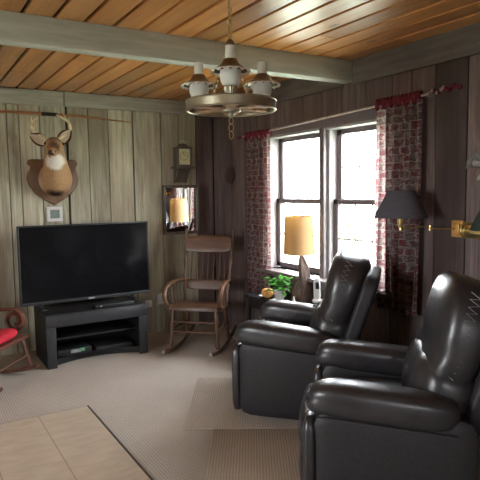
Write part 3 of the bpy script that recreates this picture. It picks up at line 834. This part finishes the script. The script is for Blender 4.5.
r1 = recliner((-.63, -2.45, .011), math.atan2(.73, -.68) - PI / 2, 'dark leather recliner in front of the window, farther from the camera')
r2 = copy_tree(r1); r2.location = (-.935, -3.545, .010); r2.rotation_euler.z = rad(137.5) - PI / 2
r1.scale = r2.scale = (1, 1, 1.03)
r2['label'] = 'dark leather recliner at the bottom right, closest to the camera'

# ------------------------------------------------------------------ desk below the window, and what stands on it
t = empty('side_table', (-.19, -1.53, 0), 0, 'dark side table below the window holding lamp, plant and pumpkin', 'side table')
b = MB(); b.box((0, 0, .545), (.34, .66, .03), .006); b.build('table_top', M['blackwood'], t)
for sx in (-1, 1):
    for sy in (-1, 1):
        b = MB(); b.tube([(sx * .14, sy * .29, .53), (sx * .145, sy * .30, .0)], [.022, .016], 8); b.build('leg', M['blackwood'], t)
b = MB()
for sx in (-1, 1): b.box((sx * .14, 0, .49), (.018, .57, .08), .002)
for sy in (-1, 1): b.box((0, sy * .29, .49), (.27, .018, .08), .002)
b.build('apron', M['blackwood'], t)
ZT = .56
t = empty('table_lamp', (-.125, -1.765, ZT), 0, 'table lamp with driftwood base and tan drum shade at the window', 'table lamp')
b = MB(); rs = []
for i in range(15):
    f = i / 14; z = .385 * f; r0 = .074 * (1 - f) ** .85 + .012 + .006 * math.sin(f * 9)
    rs.append([Vector(((r0 * (1 + .22 * math.sin(3 * a + 5 * f) + .12 * math.sin(7 * a - 9 * f))) * math.cos(a) + .018 * math.sin(f * 4), (r0 * (1 + .22 * math.sin(3 * a + 5 * f) + .12 * math.sin(5 * a + 8 * f))) * math.sin(a), z)) for a in [2 * PI * k / 20 for k in range(20)]])
b.rings(rs); b.build('base', M['drift'], t)
b = MB(); b.cyl((0, 0, .37), (0, 0, .44), .011); b.build('socket', M['brass'], t)
b = MB(); b.tube(smoothpath([(0, 0, .42), (.045, 0, .50), (.05, 0, .62), (0, 0, .712)], 5), .0025, 6); b.tube(smoothpath([(0, 0, .42), (-.045, 0, .50), (-.05, 0, .62), (0, 0, .712)], 5), .0025, 6); b.build('harp', M['brass'], t)
b = MB(); b.lathe([(.001, .70), (.010, .705), (.006, .73), (.011, .745), (.004, .77), (.001, .775)], n=12); b.build('finial', M['brass'], t)
b = MB(); n = 40
prof = [(.128, .395), (.115, .705), (.1125, .705), (.1255, .395)]
b.rings([[Vector((r * math.cos(2 * PI * k / n), r * math.sin(2 * PI * k / n), z)) for k in range(n)] for r, z in prof], closed=True)
for k in range(3):
    a = 2 * PI * k / 3; b.tube([(.008 * math.cos(a), .008 * math.sin(a), .702), (.114 * math.cos(a), .114 * math.sin(a), .702)], .002, 5)
b.build('lamp_shade', M['lampshade'], t, loc=(-.018, .022, .006), rot=(rad(1.5), rad(-1.5), 0))
# pumpkin
t = empty('small_pumpkin', (-.292, -1.49, ZT), 0, 'small orange pumpkin on the side table left of the plant', 'pumpkin')
b = MB(); rs = []
for i in range(11):
    th = PI * i / 10; rs.append([Vector((.055 * math.sin(th) * (1 + .07 * math.cos(8 * a)) * math.cos(a), .055 * math.sin(th) * (1 + .07 * math.cos(8 * a)) * math.sin(a), .046 - .046 * math.cos(th) * (1 - .18 * math.sin(th * .5) ** 30))) for a in [2 * PI * k / 32 for k in range(32)]])
b.rings(rs); b.build('fruit', M['pumpkin'], t)
b = MB(); b.tube([(0, 0, .085), (.004, 0, .10), (.012, .004, .115)], [.008, .006, .005], 8); b.build('stem', M['stem'], t)
# plant
t = empty('potted_plant', (-.275, -1.645, ZT), 0, 'leafy green plant in a white pot beside the driftwood lamp', 'plant')
b = MB(); b.lathe([(.034, 0), (.05, .085), (.054, .09), (.049, .09), (.044, .075)], n=24); b.build('pot', M['pot'], t)
b = MB(); b.lathe([(.001, .078), (.046, .078), (.046, .074), (.001, .074)], n=20); b.build('soil', M['soil'], t)
rnd = random.Random(3); ls = MB(); st = MB()
for k in range(44):
    a = rnd.uniform(0, 2 * PI); rr = rnd.uniform(.02, .115); z = rnd.uniform(.11, .225) - rr * .3
    if (rr * math.cos(a) - .15) ** 2 + (rr * math.sin(a) + .12) ** 2 < .125 ** 2: continue
    c = Vector((rr * math.cos(a), rr * math.sin(a), z)); st.tube([(0, 0, .078), (rr * .4 * math.cos(a), rr * .4 * math.sin(a), z * .9), c], .0018, 5)
    out = Vector((math.cos(a), math.sin(a), rnd.uniform(-.5, .3))).normalized(); sd = out.cross(Vector((0, 0, 1))).normalized(); s_ = rnd.uniform(.026, .042)
    P = [c - out * s_ * .2, c + out * s_ * .3 + sd * s_ * .6, c + out * s_ * .8 + sd * s_ * .45, c + out * s_ * 1.3 - Vector((0, 0, s_ * .3)), c + out * s_ * .8 - sd * s_ * .45, c + out * s_ * .3 - sd * s_ * .6]
    vs = [ls.bm.verts.new(p) for p in P]; mid = ls.bm.verts.new(c + out * s_ * .5 + Vector((0, 0, s_ * .18)))
    for i in range(6): ls.bm.faces.new((vs[i], vs[(i + 1) % 6], mid))
ls.build('foliage', M['leaf'], t); st.build('stem', M['leaf'], t)
# little bell, papers, handset
b = MB(); b.lathe([(.001, .0), (.020, 0), (.019, .006), (.011, .03), (.006, .04), (.009, .05), (.001, .058)], (0, 0, 0), 18)
o = b.build('small_bell', M['white']); o.location = (-.235, -1.79, ZT); tag(o, 'tiny white bell shaped ornament in front of the driftwood lamp', 'ornament')
for (x, y, a, lb) in ((-.29, -1.585, .3, 'white paper lying on the side table in front of the plant pot'), (-.26, -1.375, -.2, 'white paper lying on the side table behind the pumpkin')):
    b = MB(); b.box((0, 0, .001), (.075, .055, .002)); o = b.build('paper_sheet', M['paper']); o.location = (x, y, ZT); o.rotation_euler = (0, 0, a); tag(o, lb, 'paper', 'papers on the side table')
t = empty('phone_handset', (-.345, -2.225, .648), rad(-30), 'white cordless phone handset standing on the arm of the recliner by the window', 'phone')
b = MB(); b.soft((0, 0, .014), (.07, .07, .028), 4, 6); b.build('cradle', M['white'], t)
b = MB(); b.soft((0, .01, .095), (.05, .026, .17), 4.5, 8, (rad(-10), 0, 0)); b.build('handset', M['white'], t)
b = MB(); b.box((0, -.008, .13), (.026, .004, .05), .001, (rad(-10), 0, 0)); b.build('keypad', M['black'], t)

# ------------------------------------------------------------------ curtains
def curtain(y0, y1, ztop, zbot, folds, label, seed):
    t = empty('window_curtain', (-.058, (y0 + y1) / 2, zbot), 0, label, 'curtain', 'patterned curtains')
    rn = random.Random(seed); nu, nv = folds * 10, 26; b = MB(); W = abs(y1 - y0); grid = []
    ph = [rn.uniform(-.5, .5) for _ in range(folds + 2)]
    for j in range(nv + 1):
        g = j / nv; z = (ztop - zbot) * (1 - g); row = []
        for i in range(nu + 1):
            f = i / nu; k = f * folds; amp = .021 + .008 * g + .004 * math.sin(3 * k + seed)
            yy = (.5 - f) * W * (1 + .05 * math.sin(PI * g)) + .008 * math.sin(k * 5 + g * 4)
            row.append(b.bm.verts.new((amp * math.sin(2 * PI * k + ph[int(k)] * g), yy, z)))
        grid.append(row)
    for j in range(nv):
        for i in range(nu):
            fc = b.bm.faces.new((grid[j][i], grid[j][i + 1], grid[j + 1][i + 1], grid[j + 1][i]))
            for lp, (ii, jj) in zip(fc.loops, ((i, j), (i + 1, j), (i + 1, j + 1), (i, j + 1))):
                lp[b.uv].uv = (ii / nu * W * 1.2, (1 - jj / nv) * (ztop - zbot))
    o = b.build('cloth', M['curtain'], t, sharp=0)
    # gathered header around the rod
    h = MB(); rr = []
    for i in range(nu + 1):
        f = i / nu; k = f * folds * 2; yy = (.5 - f) * W
        rr.append([Vector(((.022 + .006 * math.sin(2 * PI * k)) * math.cos(a), yy, ztop - zbot + .012 + (.036 + .007 * math.sin(2 * PI * k + 1)) * math.sin(a))) for a in [2 * PI * q / 8 for q in range(8)]])
    h.rings(rr); h.build('header', M['ruffle'], t)
    return t
curtain(-.79, -1.195, 1.995, .50, 6, 'patterned curtain left of the window, near the corner', 2)
curtain(-2.535, -2.925, 2.06, .64, 6, 'patterned red curtain right of the window, behind the swing arm lamp', 5)
t = empty('curtain_rod', (-.058, 0, 0), 0, 'thin pale curtain rod running above the double window', 'curtain rod')
za = lambda y: 2.075 + (y + 2.86) * (-.065 / 2.2)
b = MB(); b.tube([(0, -.72, za(-.72)), (0, -2.99, za(-2.99))], .0085, 10); b.build('rod', M['bead'], t)
for y in (-.74, -2.97):
    b = MB(); b.box((.029, y, za(y)), (.058, .014, .022), .002); b.build('rod_bracket', M['bead'], t)
# bead garlands continuing the header along the wall at both ends
t = empty('bead_garland', (-.02, -2.96, 2.095), 0, 'short red and pale bead garland on the wall right of the window', 'garland')
b = MB(); b.tube([(0, .0, -.002), (0, -.115, .004), (0, -.235, .004)], .003, 5); b.build('string', M['ruffle'], t)
for k in range(15):
    b = MB(); b.soft((0, -.005 - .016 * k, -.002 + .012 * math.sin(k * 1.3) + .0006 * k), (.022, .019, .026), 2.1, 3); b.build('bead', M['bead'] if k in (0, 1, 3, 5, 6) else M['ruffle'], t)
t = empty('bead_garland', (-.02, -.76, 2.02), 0, 'short dull red garland on the wall beside the corner curtain', 'garland')
b = MB(); b.tube([(0, -.01, 0), (0, .20, 0)], .003, 5); b.build('string', M['ruffle'], t)
for k in range(14):
    b = MB(); b.soft((0, .015 * k - .01, .004 * math.sin(k * 1.4)), (.022, .019, .024), 2.1, 3); b.build('bead', M['ruffle'], t)

# ------------------------------------------------------------------ swing arm wall lamps
def shade_cone(b, c, rt, rb, z0, z1, n=40, th=.002):
    b.rings([[Vector((c[0] + r * math.cos(2 * PI * k / n), c[1] + r * math.sin(2 * PI * k / n), z)) for k in range(n)] for r, z in ((rb, z0), (rt, z1), (rt - th, z1), (rb - th, z0))], closed=True)
    for k in range(3):
        a = 2 * PI * k / 3 + .4; b.tube([(c[0], c[1], z1 - .03), (c[0] + rt * math.cos(a), c[1] + rt * math.sin(a), z1 - .012)], .0015, 5)
t = empty('swing_arm_lamp', (0, -3.185, 1.235), 0, 'swing arm wall lamp with slate grey shade in front of the red curtain', 'wall lamp')
b = MB(); b.box((-.012, 0, 0), (.024, .085, .105), .006); b.box((-.03, .0, 0), (.02, .05, .07), .006); b.build('wall_plate', M['plateor'], t)
J = Vector((-.13, .115, .0)); E = Vector((-.25, .245, .002))
b = MB(); b.tube([(-.03, 0, .0), (-.06, .02, .0), J], .004, 8); b.cyl(J + V(0, 0, -.012), J + V(0, 0, .022), .009); b.build('lower_arm', M['brass_br'], t)
b = MB(); b.tube([J + V(0, 0, .015), E], .004, 8); b.cyl(E + V(0, 0, -.015), E + V(0, 0, .012), .010); b.build('upper_arm', M['brass_br'], t)
b = MB(); b.lathe([(.008, .0), (.014, .012), (.02, .05), (.022, .06), (.012, .062), (.012, .10)], E, 16); b.build('socket', M['brass_br'], t)
b = MB(); b.lathe([(.010, .10), (.028, .15), (.031, .17), (.022, .195), (.001, .203)], E, 16); b.build('bulb', M['milk'], t)
b = MB(); shade_cone(b, E, .080, .166, E.z + .068, E.z + .238); b.build('lamp_shade', M['slateshade'], t)
t = empty('wall_lamp', (0, -3.285, 1.235), 0, 'bright brass wall lamp with dark green shade cut by right edge', 'wall lamp')
Ry = Matrix.Translation((-.075, 0, 0)) @ Matrix.Rotation(rad(90), 4, 'X')
b = MB(); b.lathe([(.001, -.015), (.042, -.012), (.052, .0), (.050, .008), (.040, .016), (.046, .04), (.050, .08), (.046, .13), (.034, .17), (.042, .18), (.042, .20), (.02, .215), (.012, .26), (.001, .262)], n=28, mtx=Ry); b.build('brass_body', M['brass_br'], t)
b = MB(); b.box((-.006, -.09, 0), (.012, .12, .12), .004); b.cyl((-.01, -.09, 0), (-.06, -.09, 0), .016); b.build('wall_plate', M['brass_br'], t)
E2 = Vector((-.17, -.30, .0))
b = MB(); b.tube(smoothpath([(-.075, -.25, 0), (-.12, -.285, -.008), E2], 4), .007, 8); b.lathe([(.008, -.012), (.018, .01), (.02, .05), (.012, .055), (.012, .09)], E2, 14); b.build('arm', M['brass_br'], t)
b = MB(); b.lathe([(.010, .09), (.028, .14), (.031, .16), (.022, .185), (.001, .193)], E2, 16); b.build('bulb', M['milk'], t)
b = MB(); shade_cone(b, E2, .07, .165, .02, .225); b.build('lamp_shade', M['greenshade'], t)

# mounted bird at the right edge
t = empty('bird_mount', (0, -3.425, 1.535), 0, 'grey and white mounted bird on a pale branch at right edge', 'mounted bird')
b = MB(); b.tube(smoothpath([(-.01, .03, .03), (-.05, .07, .0), (-.08, .03, .02), (-.09, -.10, .045), (-.06, -.2, .03)], 5), lerp_list([.014, .012, .013, .012, .005], 21), 8); b.build('branch', M['branch'], t)
b = MB()
P = [((-.09, .095, .085), .004, .010), ((-.09, .075, .10), .016, .03), ((-.09, .02, .115), .034, .046), ((-.09, -.05, .13), .045, .056), ((-.09, -.11, .145), .038, .046), ((-.09, -.15, .18), .024, .028), ((-.09, -.175, .21), .026, .027), ((-.09, -.205, .213), .012, .012), ((-.09, -.23, .208), .003, .003)]
rs = []
for i, (c, rx, rz) in enumerate(P): rs.append([Vector(c) + Vector((rx * math.cos(a), 0, rz * math.sin(a))) for a in [2 * PI * k / 14 for k in range(14)]])
b.rings(rs)
for f in b.bm.faces:
    c = f.calc_center_median()
    if c.z < .11 or c.y > .06: f.material_index = 1
b.build('body', [M['feather'], M['feather_w']], t, subsurf=1)
for sx in (-1, 1):
    b = MB(); b.soft((-.09 + sx * .042, -.03, .135), (.016, .17, .07), 2.4, 6, (rad(-6), 0, 0)); b.build('wing', M['feather'], t)
b = MB()
for k in range(5): b.box((-.09, .10, .075 + .012 * k), (.012, .07, .009), .003, (rad(-14 - 6 * k), 0, 0))
b.build('tail', M['feather'], t)
for sx in (-1, 1):
    b = MB(); b.tube([(-.09 + sx * .015, -.04, .09), (-.09 + sx * .012, -.035, .045)], .004, 6); b.build('leg', M['branch'], t)

# ------------------------------------------------------------------ chandelier
CH0 = Vector((-1.562, -3.08, 1.868)); RR = .216
t = empty('chandelier', CH0, 0, 'brass wagon wheel chandelier with three oil-lamp style lights on a chain', 'chandelier')
va = math.atan2(-5.408 + 3.08, -2.924 + 1.562)    # direction towards the room's entrance side
n = 48; b = MB()
b.rings([[Vector((r * math.cos(2 * PI * k / n), r * math.sin(2 * PI * k / n), z)) for k in range(n)] for r, z in ((RR, .0), (RR + .003, .004), (RR, .008), (RR, .042), (RR + .003, .046), (RR, .05), (RR - .008, .05), (RR - .012, .046), (RR - .008, .042), (RR - .008, .008), (RR - .012, .004), (RR - .008, .0))], closed=True)
b.build('wheel_rim', M['brass'], t)
for k in range(6):
    a = va + k * PI / 3
    b = MB(); pts = []
    for i in range(13):
        f = i / 12; pts.append(f)
    wv = lambda f: .030 - .010 * math.cos(f * 4 * PI)
    poly = [(.02 + f * (RR - .03), wv(f)) for f in pts] + [(.02 + f * (RR - .03), -wv(f)) for f in reversed(pts)]
    b.prism(poly, Matrix.Rotation(a, 4, 'Z') @ Matrix.Translation((0, 0, .006)), .006, .002); b.build('spoke', M['copperplate'], t)
b = MB(); b.lathe([(.001, -.03), (.012, -.026), (.016, -.012), (.045, -.004), (.05, .012), (.03, .022), (.012, .06), (.018, .075), (.006, .10), (.001, .10)], n=20); b.build('hub', M['brass'], t)
def chain(b, p0, p1, R=.0165, r=.0034, step=.0245):
    p0, p1 = Vector(p0), Vector(p1); d = p1 - p0; N = max(1, int(d.length / step)); q = d.to_track_quat('X', 'Z').to_matrix().to_4x4()
    for i in range(N):
        c = p0 + d * ((i + .5) / N); m = q @ Matrix.Rotation(PI / 2 * (i % 2), 4, 'X')
        b.torus(c, R, r, 10, 5, m, 1.0, .62)
hook = Vector((0, 0, .315))
b = MB(); chain(b, hook + V(0, 0, .01), (0.0, 0.0, 2.405 - CH0.z)); b.build('chain', M['copper'], t)
b = MB(); b.lathe([(.001, -.012), (.018, -.01), (.024, .0), (.018, .01), (.008, .022), (.001, .024)], hook, 16); b.build('hook_ball', M['bronze'], t)
for a, re in ((va + rad(150), RR - .004), (va - rad(150), RR - .004), (va, .10)):
    b = MB(); chain(b, hook + V(.012 * math.cos(a), .012 * math.sin(a), 0), (re * math.cos(a), re * math.sin(a), .05 if re > .15 else .014)); b.build('chain', M['copper'], t)
b = MB(); b.torus((0, 0, -.045), .017, .0024, 14, 5, Matrix.Rotation(va + PI / 2, 4, 'Z') @ Matrix.Rotation(PI / 2, 4, 'X'), .55, 1); b.torus((0, 0, -.077), .02, .0024, 14, 5, Matrix.Rotation(va + PI / 2, 4, 'Z') @ Matrix.Rotation(PI / 2, 4, 'X'), .55, 1); b.torus((0, 0, -.112), .02, .0024, 14, 5, Matrix.Rotation(va + PI / 2 + .4, 4, 'Z') @ Matrix.Rotation(PI / 2, 4, 'X'), .5, 1); b.build('pull_chain', M['copper'], t)
b = MB(); b.lathe([(.001, 0), (.055, 0), (.05, -.02), (.02, -.03), (.012, -.04), (.001, -.04)], (0, 0, H - CH0.z), 24); b.build('ceiling_canopy', M['brass'], t)
RL = .180
for k in range(3):
    a = va + k * 2 * PI / 3; c = Vector((RL * math.cos(a), RL * math.sin(a), .012)) + (V(0, 0, .012) if k == 0 else V(0, 0, 0))
    b = MB()
    n = 36
    rs = []
    for r, z, amp in ((.012, -.004, 0), (.030, -.002, 0), (.032, .012, 0), (.027, .016, 0), (.027, .03, .05), (.030, .056, .05), (.034, .06, 0), (.024, .064, 0)):
        rs.append([c + Vector((r * (1 + amp * math.cos(18 * q)) * math.cos(q), r * (1 + amp * math.cos(18 * q)) * math.sin(q), z)) for q in [2 * PI * i / n for i in range(n)]])
    b.rings(rs); font = b.build('lamp_font', M['brass'], t)
    b = MB(); b.lathe([(.026, .060), (.038, .068), (.046, .088), (.048, .110), (.046, .130), (.044, .130), (.045, .110), (.043, .090), (.035, .071), (.024, .063)], c, 28); b.build('glass_bowl', M['milk'], font)
    b = MB(); rs = []
    for r, z, amp in ((.025, .180, 0), (.031, .176, 0), (.038, .164, 0), (.051, .149, 0), (.071, .137, 0), (.084, .131, 0), (.082, .129, 0), (.069, .134, 0), (.049, .146, 0), (.036, .161, 0), (.026, .174, 0)):
        rs.append([c + Vector((r * math.cos(q), r * math.sin(q), z)) for q in [2 * PI * i / n for i in range(n)]])
    b.rings(rs, closed=True); sh = b.build('lamp_shade', M['bronze'], font)
    b = MB(); rs = []; n2 = 60
    for r, z, amp in ((.083, .132, 0), (.087, .127, .02), (.089, .121, .04), (.087, .121, .04), (.085, .126, .02), (.081, .130, 0)):
        rs.append([c + Vector((r * (1 + amp * math.cos(15 * q)) * math.cos(q), r * (1 + amp * math.cos(15 * q)) * math.sin(q), z + amp * .12 * math.cos(15 * q))) for q in [2 * PI * i / n2 for i in range(n2)]])
    b.rings(rs, closed=True); b.build('ruffled_rim', M['milk'], sh)
    b = MB(); b.lathe([(.022, .166), (.0235, .19), (.022, .232), (.024, .236), (.021, .236), (.020, .19), (.019, .166)], c, 22); b.build('chimney', M['milk'], font)

# ------------------------------------------------------------------ daylight
w = bpy.data.worlds.new('overcast_sky'); scn.world = w; w.use_nodes = True
nt = w.node_tree; bg = nt.nodes['Background']
tc = nt.nodes.new('ShaderNodeTexCoord'); sx = nt.nodes.new('ShaderNodeSeparateXYZ'); nt.links.new(tc.outputs['Generated'], sx.inputs[0])
rp = nt.nodes.new('ShaderNodeValToRGB'); nt.links.new(sx.outputs[2], rp.inputs[0])
rp.color_ramp.elements[0].position = 0; rp.color_ramp.elements[0].color = (.95, .97, 1, 1)
rp.color_ramp.elements[1].position = .7; rp.color_ramp.elements[1].color = (.86, .93, 1.0, 1)
nt.links.new(rp.outputs[0], bg.inputs[0]); bg.inputs[1].default_value = 26
def portal(name, loc, rot, sx, sy):
    l = bpy.data.lights.new(name, 'AREA'); l.shape = 'RECTANGLE'; l.size = sx; l.size_y = sy; l.cycles.is_portal = True
    o = bpy.data.objects.new(name, l); COL.objects.link(o); o.location = loc; o.rotation_euler = rot
portal('daylight_portal', (.17, (WY0 + WY1) / 2, (WZ0 + WZ1) / 2), (0, rad(90), 0), WZ1 - WZ0, WY1 - WY0)
portal('daylight_portal', (XL - .1, (LW[0] + LW[1]) / 2, (LW[2] + LW[3]) / 2), (0, rad(-90), 0), LW[3] - LW[2], LW[1] - LW[0])
portal('daylight_portal', ((RW[0] + RW[1]) / 2, YR - .1, (RW[2] + RW[3]) / 2), (rad(90), 0, 0), RW[1] - RW[0], RW[3] - RW[2])

# ------------------------------------------------------------------ camera
cam = bpy.data.cameras.new('camera'); co = bpy.data.objects.new('camera', cam); COL.objects.link(co)
cam.sensor_width = 36; cam.sensor_fit = 'HORIZONTAL'; cam.lens = 36 * 552.94 / 480; cam.clip_start = .05
yaw, pitch, roll = rad(31.05), rad(5.143), rad(-.812)
fw = Vector((math.sin(yaw) * math.cos(pitch), math.cos(yaw) * math.cos(pitch), -math.sin(pitch)))
r0 = Vector((math.cos(yaw), -math.sin(yaw), 0)); u0 = r0.cross(fw)
rt = r0 * math.cos(roll) + u0 * math.sin(roll); up = u0 * math.cos(roll) - r0 * math.sin(roll)
mw = Matrix((rt, up, -fw)).transposed().to_4x4(); mw.translation = (-2.9236, -5.4078, 1.4907)
co.matrix_world = mw
scn.camera = co
vs = scn.view_settings; vs.view_transform = 'Standard'; vs.look = 'None'; vs.gamma = 1; vs.use_curve_mapping = False; vs.exposure = .4
scn.cycles.use_denoising = True
scn.cycles.max_bounces = 10; scn.cycles.diffuse_bounces = 6; scn.cycles.transparent_max_bounces = 12
scn.cycles.sample_clamp_indirect = 8
